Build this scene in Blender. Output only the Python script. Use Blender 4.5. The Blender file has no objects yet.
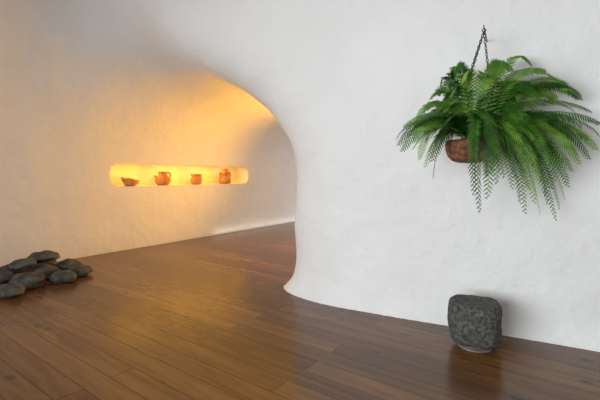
import bpy, bmesh, math, random
import numpy as np
from mathutils import Vector, Matrix, noise
random.seed(7)
sc=bpy.context.scene
sc.view_settings.view_transform='Standard'
COL=sc.collection
CH=1.5
def P(px,py,z):
    return Vector(((px-300)/400*z, z, CH+(175-py)/400*z))
def link(o): COL.objects.link(o); return o
def mesh_obj(name,verts,faces,mat=None,smooth=True):
    me=bpy.data.meshes.new(name); me.from_pydata([tuple(v) for v in verts],[],faces); me.update()
    if smooth:
        me.polygons.foreach_set('use_smooth',[True]*len(me.polygons))
    o=bpy.data.objects.new(name,me); link(o)
    if mat: me.materials.append(mat)
    return o
def empty(name,loc):
    e=bpy.data.objects.new(name,None); e.empty_display_size=.05; e.location=loc; link(e); return e
def parent(c,p):
    bpy.context.view_layer.update()
    c.parent=p; c.matrix_parent_inverse=p.matrix_world.inverted()
def tag(o,label,cat,group=None):
    o['label']=label; o['category']=cat
    if group: o['group']=group
# ---------- materials
def newmat(name):
    m=bpy.data.materials.new(name); m.use_nodes=True
    nt=m.node_tree; b=nt.nodes['Principled BSDF']; return m,nt,b
def N(nt,t,**kw):
    n=nt.nodes.new(t)
    for k,v in kw.items(): setattr(n,k,v)
    return n
def ramp(nt,stops):
    r=N(nt,'ShaderNodeValToRGB'); e=r.color_ramp.elements
    e[0].position,e[0].color=stops[0][0],(*stops[0][1],1)
    e[1].position,e[1].color=stops[-1][0],(*stops[-1][1],1)
    for p,c in stops[1:-1]:
        x=e.new(p); x.color=(*c,1)
    return r
def noisy(name,c1,c2,scale,rough,bumps,detail=6,spec=.5):
    m,nt,b=newmat(name); L=nt.links
    tc=N(nt,'ShaderNodeTexCoord')
    n=N(nt,'ShaderNodeTexNoise'); n.inputs['Scale'].default_value=scale; n.inputs['Detail'].default_value=detail
    L.new(tc.outputs['Object'],n.inputs['Vector'])
    r=ramp(nt,[(.35,c1),(.68,c2)]); L.new(n.outputs['Fac'],r.inputs['Fac']); L.new(r.outputs['Color'],b.inputs['Base Color'])
    b.inputs['Roughness'].default_value=rough; b.inputs['Specular IOR Level'].default_value=spec
    prev=None
    for s,st,d in bumps:
        nn=N(nt,'ShaderNodeTexNoise'); nn.inputs['Scale'].default_value=s; nn.inputs['Detail'].default_value=4
        L.new(tc.outputs['Object'],nn.inputs['Vector'])
        bp=N(nt,'ShaderNodeBump'); bp.inputs['Strength'].default_value=st; bp.inputs['Distance'].default_value=d
        L.new(nn.outputs['Fac'],bp.inputs['Height'])
        if prev: L.new(prev.outputs['Normal'],bp.inputs['Normal'])
        prev=bp
    if prev: L.new(prev.outputs['Normal'],b.inputs['Normal'])
    return m
M_wall=noisy('plaster_white',(.80,.80,.78),(.84,.84,.82),1.2,.6,[(3.0,.55,.065),(7,.5,.022),(26,.35,.005)],spec=.3)
M_stone=noisy('basalt_dark',(.042,.041,.036),(.14,.135,.118),7,.78,[(14,.6,.014),(70,.6,.005)],spec=.32)
M_mortar=noisy('basalt_mortar',(.035,.036,.031),(.13,.13,.112),34,.8,[(16,.6,.014),(80,.9,.006)],spec=.35)
M_clay=noisy('terracotta',(.50,.19,.06),(.68,.32,.12),14,.7,[(40,.3,.003)])
M_pot=noisy('coconut_fibre',(.10,.035,.015),(.34,.14,.06),22,.8,[(60,.9,.01)])
M_metal=noisy('dark_iron',(.02,.018,.016),(.06,.05,.04),30,.5,[(80,.2,.002)])
M_stand=noisy('dark_steel_stand',(.14,.12,.10),(.26,.23,.2),20,.35,[(50,.1,.001)])
def leafmat():
    m,nt,b=newmat('fern_green'); L=nt.links
    tc=N(nt,'ShaderNodeTexCoord'); n=N(nt,'ShaderNodeTexNoise'); n.inputs['Scale'].default_value=9; n.inputs['Detail'].default_value=5
    L.new(tc.outputs['Object'],n.inputs['Vector'])
    oi=N(nt,'ShaderNodeObjectInfo')
    ad=N(nt,'ShaderNodeMath',operation='MULTIPLY_ADD'); ad.inputs[1].default_value=.55; L.new(oi.outputs['Random'],ad.inputs[0])
    sb=N(nt,'ShaderNodeMath',operation='SUBTRACT'); sb.inputs[1].default_value=.22; L.new(n.outputs['Fac'],sb.inputs[0]); L.new(sb.outputs[0],ad.inputs[2])
    r=ramp(nt,[(.15,(.012,.062,.009)),(.5,(.065,.20,.02)),(.88,(.26,.46,.065))]); L.new(ad.outputs[0],r.inputs['Fac'])
    L.new(r.outputs['Color'],b.inputs['Base Color']); b.inputs['Roughness'].default_value=.45
    tr=N(nt,'ShaderNodeBsdfTranslucent'); L.new(r.outputs['Color'],tr.inputs['Color'])
    mx=N(nt,'ShaderNodeMixShader'); mx.inputs[0].default_value=.22
    L.new(b.outputs[0],mx.inputs[1]); L.new(tr.outputs[0],mx.inputs[2]); L.new(mx.outputs[0],nt.nodes['Material Output'].inputs['Surface'])
    return m
M_leaf=leafmat()
M_soil=noisy('potting_moss',(.02,.015,.008),(.05,.05,.02),30,.9,[(50,.8,.01)])
def floormat():
    m,nt,b=newmat('wood_planks'); L=nt.links
    tc=N(nt,'ShaderNodeTexCoord'); mp=N(nt,'ShaderNodeMapping')
    mp.inputs['Rotation'].default_value=(0,0,-math.radians(143))
    L.new(tc.outputs['Object'],mp.inputs['Vector'])
    br=N(nt,'ShaderNodeTexBrick'); br.offset=.37; br.offset_frequency=2
    br.inputs['Scale'].default_value=1; br.inputs['Brick Width'].default_value=2.9; br.inputs['Row Height'].default_value=.19
    br.inputs['Mortar Size'].default_value=.0030; br.inputs['Mortar Smooth'].default_value=.2
    br.inputs['Color1'].default_value=(0,0,0,1); br.inputs['Color2'].default_value=(1,1,1,1); br.inputs['Mortar'].default_value=(0.5,0.5,0.5,1)
    L.new(mp.outputs[0],br.inputs['Vector'])
    g=N(nt,'ShaderNodeMapping'); g.inputs['Scale'].default_value=(.9,11,1)
    L.new(mp.outputs[0],g.inputs['Vector'])
    sep=N(nt,'ShaderNodeVectorMath',operation='MULTIPLY'); sep.inputs[1].default_value=(17,9,5)
    L.new(br.outputs['Color'],sep.inputs[0])
    av=N(nt,'ShaderNodeVectorMath',operation='ADD'); L.new(g.outputs[0],av.inputs[0]); L.new(sep.outputs[0],av.inputs[1])
    n=N(nt,'ShaderNodeTexNoise'); n.inputs['Scale'].default_value=1; n.inputs['Detail'].default_value=6; n.inputs['Distortion'].default_value=.9
    L.new(av.outputs[0],n.inputs['Vector'])
    mixf=N(nt,'ShaderNodeMath',operation='MULTIPLY_ADD'); mixf.inputs[1].default_value=.28
    L.new(br.outputs['Color'],mixf.inputs[0]);
    ns=N(nt,'ShaderNodeMath',operation='MULTIPLY'); ns.inputs[1].default_value=.8; L.new(n.outputs['Fac'],ns.inputs[0]); L.new(ns.outputs[0],mixf.inputs[2])
    r=ramp(nt,[(.2,(.062,.025,.008)),(.5,(.135,.057,.018)),(.85,(.26,.122,.038))]); L.new(mixf.outputs[0],r.inputs['Fac'])
    vo=N(nt,'ShaderNodeTexVoronoi'); vo.inputs['Scale'].default_value=1.0
    k=N(nt,'ShaderNodeMapping'); k.inputs['Scale'].default_value=(2.0,3.6,1); L.new(mp.outputs[0],k.inputs['Vector']); L.new(k.outputs[0],vo.inputs['Vector'])
    kr=ramp(nt,[(.05,(.12,.08,.06)),(.14,(1,1,1))]); L.new(vo.outputs['Distance'],kr.inputs['Fac'])
    mu=N(nt,'ShaderNodeMix',data_type='RGBA',blend_type='MULTIPLY'); mu.inputs[0].default_value=1
    L.new(r.outputs['Color'],mu.inputs[6]); L.new(kr.outputs['Color'],mu.inputs[7])
    gap=N(nt,'ShaderNodeMix',data_type='RGBA'); L.new(br.outputs['Fac'],gap.inputs[0]); L.new(mu.outputs[2],gap.inputs[6]); gap.inputs[7].default_value=(.015,.007,.003,1)
    L.new(gap.outputs[2],b.inputs['Base Color'])
    rr=N(nt,'ShaderNodeMapRange'); rr.inputs['To Min'].default_value=.2; rr.inputs['To Max'].default_value=.3; L.new(n.outputs['Fac'],rr.inputs['Value']); L.new(rr.outputs[0],b.inputs['Roughness'])
    b.inputs['Specular IOR Level'].default_value=.38
    bp=N(nt,'ShaderNodeBump',invert=True); bp.inputs['Strength'].default_value=.5; bp.inputs['Distance'].default_value=.003; L.new(br.outputs['Fac'],bp.inputs['Height'])
    bp2=N(nt,'ShaderNodeBump'); bp2.inputs['Strength'].default_value=.1; bp2.inputs['Distance'].default_value=.002; L.new(n.outputs['Fac'],bp2.inputs['Height']); L.new(bp.outputs[0],bp2.inputs['Normal'])
    L.new(bp2.outputs[0],b.inputs['Normal'])
    return m
M_floor=floormat()
# ---------- curved plaster wall from a distance field
BX,BY=-3.89,7.40; DX,DY=.5605,.828
NX,NY=.828,-.5605
def smin(a,b,k):
    h=np.clip(k-np.abs(a-b),0,None)/k
    return np.minimum(a,b)-h*h*k*.25
def field(X,Y,H):
    s=(X-BX)*NX+(Y-BY)*NY
    fF=.48*X+.877*(Y-4.865)
    u=np.clip((2.9-s)/2.0,0,1); u=u*u*(3-2*u)
    a=3.80+.02*np.exp(-((H-1.6)/.6)**2)
    q=np.maximum(s-.5,0)/a; hh=np.maximum(H-1.4,0)/2.0; p=2.1
    r=(q**p+hh**p+1e-9)**(1/p); fT=(r-1)*2.4
    k=.8+1.9*u
    fT=fT+(k-.8)*.22+.05
    f=smin(fF,fT,k)
    f=f+.085*np.exp(-np.maximum(H,0)/.12)
    f=-smin(-f,s,1.6)
    f=f+.014*np.sin(X*2.3+H*1.7)*np.sin(Y*1.9-H*2.3)+.006*np.sin(X*5.1-H*4.3+1)*np.sin(Y*4.7+H*3.9)
    return f
G=.065
xs=np.arange(-8.6,6.2,G); ys=np.arange(-.6,16.2,G); hs=np.arange(-.12,4.75,G)
X,Y,H=np.meshgrid(xs,ys,hs,indexing='ij')
f=field(X,Y,H)
g=np.maximum(-f,f-.65)
g[0]=g[-1]=.05; g[:,0]=g[:,-1]=.05; g[:,:,0]=g[:,:,-1]=.05
def surface_nets(g):
    ins=g<0; nx,ny,nz=g.shape
    c=np.zeros((nx-1,ny-1,nz-1),int)
    for i in (0,1):
        for j in (0,1):
            for k in (0,1): c+=ins[i:nx-1+i,j:ny-1+j,k:nz-1+k]
    act=(c>0)&(c<8); idx=-np.ones(act.shape,int); idx[act]=np.arange(act.sum())
    I,J,K=np.nonzero(act); acc=np.zeros((len(I),3)); cnt=np.zeros(len(I))
    for ax in range(3):
        o=[a for a in range(3) if a!=ax]
        for a in (0,1):
            for b in (0,1):
                p0=[I.copy(),J.copy(),K.copy()]; p0[o[0]]=p0[o[0]]+a; p0[o[1]]=p0[o[1]]+b
                p1=[x.copy() for x in p0]; p1[ax]=p1[ax]+1
                v0=g[tuple(p0)]; v1=g[tuple(p1)]; m=(v0<0)!=(v1<0)
                t=np.where(m,v0/np.where(m,v0-v1,1),0)
                off=np.zeros((len(I),3)); off[:,o[0]]=a; off[:,o[1]]=b; off[:,ax]=t
                acc[m]+=off[m]; cnt[m]+=1
    V=np.stack([I,J,K],1)+acc/cnt[:,None]
    F=[]
    for ax in range(3):
        o=[a for a in range(3) if a!=ax]
        sl0=[slice(1,-1)]*3; sl0[ax]=slice(0,-1); sl1=[slice(1,-1)]*3; sl1[ax]=slice(1,None)
        a0=ins[tuple(sl0)]; a1=ins[tuple(sl1)]
        for inv in (False,True):
            m=(a0&~a1) if not inv else (~a0&a1)
            q=np.nonzero(m); q=[q[0].copy(),q[1].copy(),q[2].copy()]
            for d in o: q[d]=q[d]+1
            def cell(da,db):
                r=[x.copy() for x in q]; r[o[0]]=r[o[0]]-da; r[o[1]]=r[o[1]]-db
                return idx[tuple(r)]
            quad=np.stack([cell(1,1),cell(0,1),cell(0,0),cell(1,0)],1)
            flip=inv ^ (ax==1)
            if flip: quad=quad[:,::-1]
            F.append(quad)
    return V,np.concatenate(F)
V,F=surface_nets(g)
V=V*G+np.array([xs[0],ys[0],hs[0]])
fv=field(V[:,0],V[:,1],V[:,2]); m=(np.abs(fv)<.05)&(V[:,2]>-.05)&(V[:,2]<hs[-1]-.1)
e=1e-3
for _ in range(2):
    fv=field(V[:,0],V[:,1],V[:,2])
    gr=np.stack([field(V[:,0]+e,V[:,1],V[:,2])-fv,field(V[:,0],V[:,1]+e,V[:,2])-fv,field(V[:,0],V[:,1],V[:,2]+e)-fv],1)/e
    V[m]-= (gr*(fv/np.maximum((gr**2).sum(1),.2))[:,None])[m]
wall=mesh_obj('wall_back',V.tolist(),F.tolist(),M_wall); wall['kind']='structure'
def wp(t,s,h): return Vector((BX+DX*t+NX*s, BY+DY*t+NY*s, h))
T0,T1,H0,H1=.393,4.383,1.27,1.73
def rrect(x0,x1,y0,y1,r,n=8):
    pts=[]
    for cx,cy,a0 in ((x1-r,y1-r,0),(x0+r,y1-r,90),(x0+r,y0+r,180),(x1-r,y0+r,270)):
        for i in range(n+1):
            a=math.radians(a0+90*i/n); pts.append((cx+r*math.cos(a),cy+r*math.sin(a)))
    return pts
prof=rrect(T0,T1,H0,H1,.19)
n=len(prof); vs=[wp(a,.3,b) for a,b in prof]+[wp(a,-.42,b) for a,b in prof]
fs=[tuple(range(n)),tuple(range(2*n-1,n-1,-1))]+[(i,i+n,(i+1)%n+n,(i+1)%n) for i in range(n)]
cut=mesh_obj('cutter',vs,fs,M_wall,False)
bm=bmesh.new(); bm.from_mesh(cut.data); bmesh.ops.recalc_face_normals(bm,faces=bm.faces); bm.to_mesh(cut.data); bm.free()
bm=bmesh.new(); bm.from_mesh(wall.data); bmesh.ops.recalc_face_normals(bm,faces=bm.faces); bm.to_mesh(wall.data); bm.free()
md=wall.modifiers.new('niche','BOOLEAN'); md.operation='DIFFERENCE'; md.object=cut; md.solver='EXACT'
dg=bpy.context.evaluated_depsgraph_get(); nm=bpy.data.meshes.new_from_object(wall.evaluated_get(dg))
wall.modifiers.clear(); wall.data=nm; bpy.data.objects.remove(cut)
bm=bmesh.new(); bm.from_mesh(nm)
for ed in bm.edges:
    if len(ed.link_faces)==2: ed.smooth = ed.calc_face_angle(0)<math.radians(40)
for fa in bm.faces: fa.smooth=True
bm.to_mesh(nm); bm.free()
# ---------- floor, ceiling
def box(name,x0,x1,y0,y1,z0,z1,mat):
    v=[(x,y,z) for x in (x0,x1) for y in (y0,y1) for z in (z0,z1)]
    fcs=[(0,1,3,2),(4,6,7,5),(0,4,5,1),(2,3,7,6),(0,2,6,4),(1,5,7,3)]
    return mesh_obj(name,v,fcs,mat,False)
fl=box('floor',-9,7,-4,17,-.15,0,M_floor); fl['kind']='structure'
ce=box('ceiling',-9,7,-4,17,4.62,4.8,M_wall); ce['kind']='structure'
wr=box('wall_right',6.2,6.4,-4,2.6,0,4.62,M_wall); wr['kind']='structure'  # unseen wall, added to block world light from the open right side
# ---------- helpers for objects
def lathe(name,prof,mat,seg=40,fn=None,loc=(0,0,0)):
    vs=[];fs=[]
    for r,z in prof:
        for i in range(seg):
            a=2*math.pi*i/seg; x,y=r*math.cos(a),r*math.sin(a)
            v=Vector((x,y,z))
            if fn: v=fn(v,a,r)
            vs.append(v+Vector(loc))
    m_=len(prof)
    for j in range(m_-1):
        for i in range(seg):
            fs.append((j*seg+i,j*seg+(i+1)%seg,(j+1)*seg+(i+1)%seg,(j+1)*seg+i))
    fs.append(tuple(range(seg-1,-1,-1))); fs.append(tuple((m_-1)*seg+i for i in range(seg)))
    return mesh_obj(name,vs,fs,mat)
def tube_geo(path,rad,seg=8,closed=False):
    vs=[];fs=[];n=len(path)
    for i,p in enumerate(path):
        a=path[(i-1)%n] if (closed or i>0) else p; b=path[(i+1)%n] if (closed or i<n-1) else p
        t=(Vector(b)-Vector(a)).normalized(); up=Vector((0,0,1)) if abs(t.z)<.9 else Vector((1,0,0))
        u=t.cross(up).normalized(); w=t.cross(u)
        r=rad[i] if isinstance(rad,(list,tuple)) else rad
        for k in range(seg):
            an=2*math.pi*k/seg; vs.append(Vector(p)+u*(r*math.cos(an))+w*(r*math.sin(an)))
    for i in range(n if closed else n-1):
        for k in range(seg):
            j=(i+1)%n
            fs.append((i*seg+k,i*seg+(k+1)%seg,j*seg+(k+1)%seg,j*seg+k))
    if not closed:
        fs.append(tuple(range(seg-1,-1,-1))); fs.append(tuple((n-1)*seg+k for k in range(seg)))
    return vs,fs
def tube(name,path,rad,mat,seg=8): 
    v,f_=tube_geo(path,rad,seg); return mesh_obj(name,v,f_,mat)
# ---------- basalt stones
stones=[ # x,y,w,d,h,rot
 (-4.06,6.32,.46,.38,.21,10),(-3.58,6.24,.40,.36,.19,-20),(-3.26,5.98,.35,.30,.15,30),
 (-4.10,5.84,.44,.36,.22,15),(-3.66,5.80,.42,.36,.21,-10),(-3.26,5.58,.33,.30,.17,40),
 (-4.02,5.42,.40,.34,.22,0),(-3.58,5.34,.42,.34,.21,20),(-3.90,5.02,.40,.32,.20,-15),
 (-3.52,4.94,.33,.29,.17,35)]
pos=[[s_[0],s_[1]] for s_ in stones]
for it in range(300):
    for i in range(len(stones)):
        for j in range(i):
            ri=(stones[i][2]*.6+stones[i][3]*.4)/2*1.02; rj=(stones[j][2]*.6+stones[j][3]*.4)/2*1.02
            dx=pos[i][0]-pos[j][0]; dy=pos[i][1]-pos[j][1]; d=math.hypot(dx,dy) or .01
            if d<ri+rj:
                o_=(ri+rj-d)*.25/d; pos[i][0]+=dx*o_; pos[i][1]+=dy*o_; pos[j][0]-=dx*o_; pos[j][1]-=dy*o_
allst=[(pos[i][0],pos[i][1],s_[2],s_[3],s_[4],s_[5],0) for i,s_ in enumerate(stones)]
allst+=[(-3.86,6.10,.42,.34,.14,25,.195),(-3.84,5.62,.36,.30,.12,5,.205)]
for i,(x,y,w,d_,h,rot,lift) in enumerate(allst):
    bm=bmesh.new(); bmesh.ops.create_icosphere(bm,subdivisions=4,radius=1)
    off=Vector((i*7.3,i*3.1,i*1.7))
    for v in bm.verts:
        d=noise.noise(v.co*1.0+off)*.26+noise.noise(v.co*2.4+off)*.15+noise.noise(v.co*6+off)*.035
        c=v.co*(1+d)
        c=Vector((c.x*w*.5,c.y*d_*.5,c.z*h*.56))
        c.z=max(c.z,-h*.40)
        v.co=c
    zmin=min(v.co.z for v in bm.verts)
    for v in bm.verts: v.co.z-=zmin
    for fa in bm.faces: fa.smooth=True
    me=bpy.data.meshes.new('stone'); bm.to_mesh(me); bm.free(); me.materials.append(M_stone)
    o=bpy.data.objects.new('stone',me); link(o)
    o.location=(x-.05,y,lift); o.rotation_euler=(math.radians(7) if lift else 0,math.radians(-6) if lift else 0,math.radians(rot))
    tag(o,'smooth dark grey basalt stone in a pile by the wall' if not lift else 'flat dark basalt stone lying on top of the pile','stone','pile of dark stones by the wall')
# ---------- stone mortar on stand
mx,mz=(474.5-300)/400*3.5,3.5
mort=empty('stone_vessel',(mx,mz,0)); tag(mort,'dark rough basalt vessel on a low stand by the white wall','stone vessel')
def sq(v,a,r):
    aa=a+.43; n_=4.0
    k=(abs(math.cos(aa))**n_+abs(math.sin(aa))**n_)**(-1/n_)
    o_=noise.noise(Vector((v.x*7,v.y*7,v.z*7+4)))*.013+noise.noise(Vector((v.x*16,v.y*16,v.z*16)))*.007+noise.noise(Vector((v.x*45,v.y*45,v.z*45)))*.004
    s=1+(k-1)*.6
    rr=(1+o_/max(r,.08))
    return Vector((v.x*s*rr,v.y*s*rr,v.z+(.005*noise.noise(Vector((v.x*18,v.y*18,1))) if v.z>.3 else 0)))
pf=[(.10,.045),(.15,.047),(.186,.058),(.205,.09),(.214,.15),(.217,.22),(.217,.29),(.215,.34),(.211,.372),(.203,.388),(.19,.396),(.172,.398),(.155,.396),(.13,.388),(.10,.382),(.05,.379),(.01,.378)]
pf2=[]
for (a,b),(c,d) in zip(pf[:-1],pf[1:]):
    pf2+= [(a,b),((a*2+c)/3,(b*2+d)/3),((a+c*2)/3,(b+d*2)/3)]
pf2.append(pf[-1])
bdy=lathe('vessel_body',pf2,M_mortar,96,sq,(mx,mz,0)); parent(bdy,mort)
st=lathe('stand',[(.10,0),(.135,.0),(.14,.006),(.14,.014),(.12,.02),(.10,.025),(.10,.046),(.02,.046)],M_stand,40,None,(mx,mz,0)); parent(st,mort)
# ---------- niche pottery
def clay_pt(t,s=-.14): return wp(t+.10,s,H0+.002)
rotB=math.atan2(DY,DX)
def pot_group(name,t,label,build,sc_=1.15):
    p=clay_pt(t); e_=empty(name,p); tag(e_,label,'pottery','clay vessels in the lit niche')
    parts=build()
    for o in parts:
        o.rotation_euler=(0,0,rotB); o.location=p; o.scale=(sc_*1.06,sc_*.9,sc_)
    bpy.context.view_layer.update()
    for o in parts: parent(o,e_)
def b1():
    pr=[(.06,0),(.09,.004),(.13,.04),(.155,.09),(.16,.13),(.15,.145),(.138,.14),(.13,.10),(.10,.05),(.02,.03)]
    def fn(v,a,r): 
        v=v.copy(); v.x*=1.0*(1+.1*noise.noise(v*14)); 
        if v.z>.09: v.z+=.03*math.cos(a-math.pi)+.02*noise.noise(v*20)
        return v
    return [lathe('bowl_body',pr,M_clay,40,fn),tube('spout',[(-.12,0,.10),(-.16,0,.14),(-.185,0,.185)],[.04,.032,.024],M_clay,12),
            tube('handle',[(.15,0,.10),(.18,0,.105),(.19,0,.08),(.165,0,.055),(.14,0,.05)],.014,M_clay)]
def b2():
    pr=[(.06,0),(.10,.005),(.14,.05),(.152,.10),(.14,.145),(.105,.18),(.078,.205),(.08,.24),(.10,.26),(.095,.265),(.07,.245),(.055,.21),(.02,.19)]
    return [lathe('jug_body',pr,M_clay),tube('handle',[(.075,0,.225),(.12,0,.25),(.17,0,.225),(.17,0,.17),(.135,0,.13)],.018,M_clay),
            tube('spout',[(-.10,0,.12),(-.14,0,.15),(-.17,0,.19)],[.035,.028,.02],M_clay,12)]
def b3():
    pr=[(.06,0),(.09,.004),(.115,.03),(.122,.08),(.112,.13),(.095,.16),(.095,.17),(.115,.195),(.125,.215),(.115,.222),(.095,.205),(.085,.18),(.08,.1),(.02,.08)]
    return [lathe('jar_body',pr,M_clay),tube('lug',[(.10,0,.17),(.145,0,.165),(.145,0,.12),(.11,0,.105)],.013,M_clay)]
def b4():
    pr=[(.07,0),(.11,.005),(.135,.05),(.135,.10),(.11,.14),(.085,.16),(.08,.17),(.10,.195),(.112,.23),(.105,.26),(.08,.275),(.06,.285),(.07,.305),(.085,.32),(.08,.325),(.05,.31),(.04,.27),(.02,.25)]
    return [lathe('vessel_body',pr,M_clay),tube('handle',[(.10,0,.24),(.14,0,.24),(.155,0,.2),(.15,0,.15),(.12,0,.12)],.018,M_clay),
            tube('handle',[(-.10,0,.24),(-.14,0,.24),(-.155,0,.2),(-.145,0,.15),(-.12,0,.12)],.018,M_clay)]
pot_group('clay_bowl',.817,'low terracotta clay bowl with a short spout',b1,1.0)
pot_group('clay_jug',1.606,'rounded terracotta jug with handle and spout',b2)
pot_group('clay_jar',2.565,'small straight-sided terracotta jar with a rim',b3)
pot_group('clay_vessel',3.532,'tall double-bellied terracotta vessel with two handles',b4,1.22)
# ---------- hanging fern
FZ=3.5; pc=P(469,150,FZ)
pbase=pc-Vector((0,0,.115))
fern=empty('hanging_fern',pbase); tag(fern,'lush green fern in a brown bowl hanging from iron chains','potted fern')
pr=[(.03,0),(.09,.004),(.14,.022),(.175,.06),(.193,.11),(.197,.155),(.192,.19),(.184,.2),(.175,.195),(.17,.16)]
def pn(v,a,r): return v*(1+.03*noise.noise(v*9))
bowl=lathe('bowl',pr,M_pot,48,pn,pbase); parent(bowl,fern)
soil=lathe('soil',[(.16,.14),(.18,.165),(.14,.19),(.08,.21),(.02,.22)],M_soil,32,None,pbase); parent(soil,fern)
hook=P(484,29,FZ)
def chain(a,b,lk=.034):
    a,b=Vector(a),Vector(b); L_=(b-a).length; n_=int(L_/(lk*.78)); d=(b-a)/n_
    t=d.normalized(); u=t.cross(Vector((0,1,0))).normalized(); w=t.cross(u)
    vs=[];fs=[]
    for i in range(n_):
        c=a+d*(i+.5); s_=u if i%2 else w
        path=[c+t*(math.sin(q)*lk*.5)+s_*(math.cos(q)*lk*.26) for q in [2*math.pi*k/12 for k in range(12)]]
        v,f_=tube_geo(path,.0036,5,True); o_=len(vs); vs+=v; fs+=[tuple(x+o_ for x in q) for q in f_]
    return vs,fs
for ang in (0,125,180):
    a=math.radians(ang); e2=pbase+Vector((.19*math.cos(a)+(.05 if ang==0 else 0),.19*math.sin(a),.19))
    v,f_=chain(hook-Vector((0,0,.02)),e2); o=mesh_obj('chain',v,f_,M_metal); parent(o,fern)
v,f_=tube_geo([hook+Vector((.016*math.cos(q),0,.016*math.sin(q)-.012)) for q in [2*math.pi*k/16 for k in range(16)]],.004,6,True)
o=mesh_obj('ring',v,f_,M_metal); parent(o,fern)
nrm=Vector((.48,.877,0))
dist=-(.48*hook.x+.877*(hook.y-4.865))
bp_=[hook+Vector((0,0,.03))-nrm*.012,hook+Vector((0,0,.004))-nrm*.012+Vector((0,0,-.004)),hook+nrm*.0,hook+nrm*.012+Vector((0,0,.008)),hook+nrm*.02+Vector((0,0,.012)),hook+nrm*(dist+.03)+Vector((0,0,.012))]
wb=tube('wall_hook',bp_,.005,M_metal); tag(wb,'thin dark iron hook projecting from the white wall','hook')
def frond(base,tip,rise,wid,seed):
    rnd=random.Random(seed)
    out=Vector((tip.x-base.x,tip.y-base.y,0)); 
    if out.length<.12: out=out.normalized()*.12
    od=out.normalized()
    sway=od.cross(Vector((0,0,1)))*rnd.uniform(-.12,.12)
    c1=base+out*.25+Vector((0,0,rise*1.0)); c2=base+out*.85+sway+Vector((0,0,(tip.z-base.z)*.4+rise*.6))
    def bz(t): return base*(1-t)**3+c1*3*t*(1-t)**2+c2*3*t*t*(1-t)+tip*t**3
    nseg=24; path=[bz(i/nseg) for i in range(nseg+1)]
    vs,fs=tube_geo(path,[.0035*(1-.7*i/nseg) for i in range(nseg+1)],4)
    arc=sum((path[i+1]-path[i]).length for i in range(nseg))
    npn=int(arc/.0225)
    roll0=rnd.choice((-1,1))*rnd.uniform(.25,.9); roll1=roll0+rnd.uniform(-.3,.3)
    hs_=od.cross(Vector((0,0,1)))
    for i in range(npn):
        t=.07+.925*i/npn
        tg=(bz(min(1,t+.01))-bz(max(0,t-.01))).normalized()
        side=(hs_-tg*hs_.dot(tg)).normalized()
        side=(Matrix.Rotation(roll0+(roll1-roll0)*t,3,tg)@side)
        nn=side.cross(tg).normalized()
        if nn.z<0: nn=-nn
        env=min(1,(t+.05)/.2)**.6*max(0,(1-t))**.42*1.25
        for sg in (-1,1):
            p=bz(min(1,t+(.5/npn if sg>0 else 0)))
            ll=max(.018,wid*min(env,1.0)*rnd.uniform(.9,1.1))
            d=(side*sg+tg*(.3+.4*t+rnd.uniform(-.05,.05))+nn*rnd.uniform(-.15,.05)).normalized()
            wv=d.cross(nn).normalized()*(.0038+.046*ll)
            dr=-nn*ll*.12+Vector((0,0,-ll*.08))+tg*ll*.12
            b1_=p+d*ll*.25; b2_=p+d*ll*.68+dr*.45; c=p+d*ll+dr
            o_=len(vs)
            vs+= [p-wv*.55,p+wv*.55,b1_-wv,b1_+wv,b2_-wv*.72,b2_+wv*.72,c]
            fs+= [(o_,o_+1,o_+3,o_+2),(o_+2,o_+3,o_+5,o_+4),(o_+4,o_+5,o_+6)]
    return vs,fs
crown=pbase+Vector((.06,0,.20))
tips=[(396,140),(404,128),(412,150),(402,152),(425,168),(433,178),(418,118),(424,108),(437,95),(440,118),(452,82),(462,84),(470,74),(484,76),(500,70),
(515,72),(532,66),(545,72),(556,80),(568,90),(580,100),(592,112),(600,125),(601,138),(596,150),(588,140),(575,155),(582,128),
(556,222),(548,205),(540,215),(552,190),(530,192),(520,205),(512,190),(540,172),(562,178),(480,214),(474,196),(487,200),(497,185),
(505,150),(430,135),(520,120),(535,140),(520,160),(548,150),(560,120),(540,100),(478,100),
(565,200),(530,175),(508,170),(570,140),(555,100),(510,88),(500,128),(590,160),(525,215),(540,185),(412,135),(550,168),
(505,178),(530,158),(543,130),(575,112),(522,98),(428,152),(415,143),(555,182),(534,88),(432,162),
(398,146),(408,134),(420,160),(430,120),(444,104),(426,142),(448,92),(494,165),(488,176),(442,128),(436,110),(450,100),(422,132),
(440,88),(430,100),(456,76),(414,126),(438,142),(572,172),(580,165),(560,210),(545,198),(568,188),(535,205)]
fi=0
rb=random.Random(3)
def wallz(x): return 4.865-.547*x
for (px,py) in tips:
    z=FZ+rb.uniform(-.40,.25)
    if 510>px>450 and py>110: z=FZ-rb.uniform(.22,.42)
    tip=P(px,py,z)
    lim=wallz(tip.x)-.16
    if tip.y>lim: tip=P(px,py,lim)
    a=math.atan2(tip.y-crown.y,tip.x-crown.x); rr=rb.uniform(.02,.12)
    base=crown+Vector((rr*math.cos(a),rr*math.sin(a),rb.uniform(-.03,.03)))
    hd=math.hypot(tip.x-base.x,tip.y-base.y)
    drop=base.z-tip.z
    rise=.08+.20*rb.random()+max(0,-drop)*.85+ .15*hd
    if drop>.35: rise+=.12
    v,f_=frond(base,tip,rise,rb.uniform(.078,.102),fi)
    for q in v:
        dd=.48*q.x+.877*(q.y-4.865)
        if dd>-.04: q.x-=.48*(dd+.04); q.y-=.877*(dd+.04)
    o=mesh_obj('frond',v,f_,M_leaf,False); parent(o,fern); fi+=1
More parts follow.
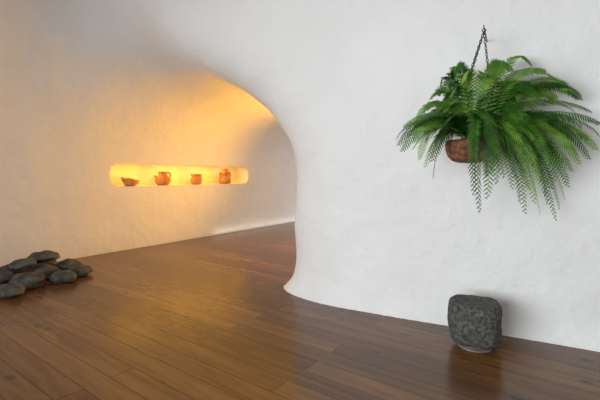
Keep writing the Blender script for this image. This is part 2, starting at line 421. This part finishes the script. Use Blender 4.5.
# ---------- lights
w=bpy.data.worlds.new('world'); sc.world=w; w.use_nodes=True
bg=w.node_tree.nodes['Background']; bg.inputs[0].default_value=(.95,.96,1,1); bg.inputs[1].default_value=.32
def area(name,loc,target,sx,sy,power,color):
    l=bpy.data.lights.new(name,'AREA'); l.shape='RECTANGLE'; l.size=sx; l.size_y=sy; l.energy=power; l.color=color
    o=bpy.data.objects.new(name,l); link(o); o.location=loc
    o.rotation_euler=(Vector(target)-Vector(loc)).to_track_quat('-Z','Y').to_euler(); return o
dw=area('daylight_window',(-5.2,-2.6,2.0),(3.0,3.2,1.2),6,3.6,285,(.90,.95,1)); dw.data.spread=math.radians(115)
area('tunnel_daylight',(3.2,12.4,.7),(-.6,12.2,.5),2.0,1.1,45,(.96,.98,1))
def along(o,down):
    zax=(-down).normalized(); xax=Vector((DX,DY,0)); yax=zax.cross(xax).normalized(); zax=xax.cross(yax)
    o.matrix_world=Matrix.Translation(o.location)@Matrix((xax,yax,zax)).transposed().to_4x4()
ns=area('niche_strip',wp((T0+T1)/2,-.12,H1-.012),wp((T0+T1)/2,-.14,0),T1-T0-.4,.05,17,(1,.50,.035))
along(ns,wp(0,-.20,0)-wp(0,-.12,H1))
bs=area('base_glow_fill',wp(6.2,.10,.05),wp(6.2,0,.3),6.2,.04,1.6,(1,.94,.82)); along(bs,wp(0,0,.12)-wp(0,.10,.0))  # added light, stands in for daylight reflected along the wall foot
sp=bpy.data.lights.new('passage_glow_fill','SPOT'); sp.energy=700; sp.color=(1,.47,.05); sp.spot_size=math.radians(142); sp.spot_blend=1; sp.shadow_soft_size=.4  # added unseen spot, boosts the niche's warm bounce on the vault
so=bpy.data.objects.new('passage_glow_fill',sp); link(so); so.location=wp(4.3,3.0,.4)
so.rotation_euler=(wp(-2.0,1.7,5.0)-so.location).to_track_quat('-Z','Y').to_euler()
# ---------- camera
cd=bpy.data.cameras.new('camera'); cam=bpy.data.objects.new('camera',cd); link(cam)
cd.lens=24; cd.sensor_width=36; cd.shift_y=-25/600
cam.location=(0,0,CH); cam.rotation_euler=(math.radians(90),0,0); sc.camera=cam
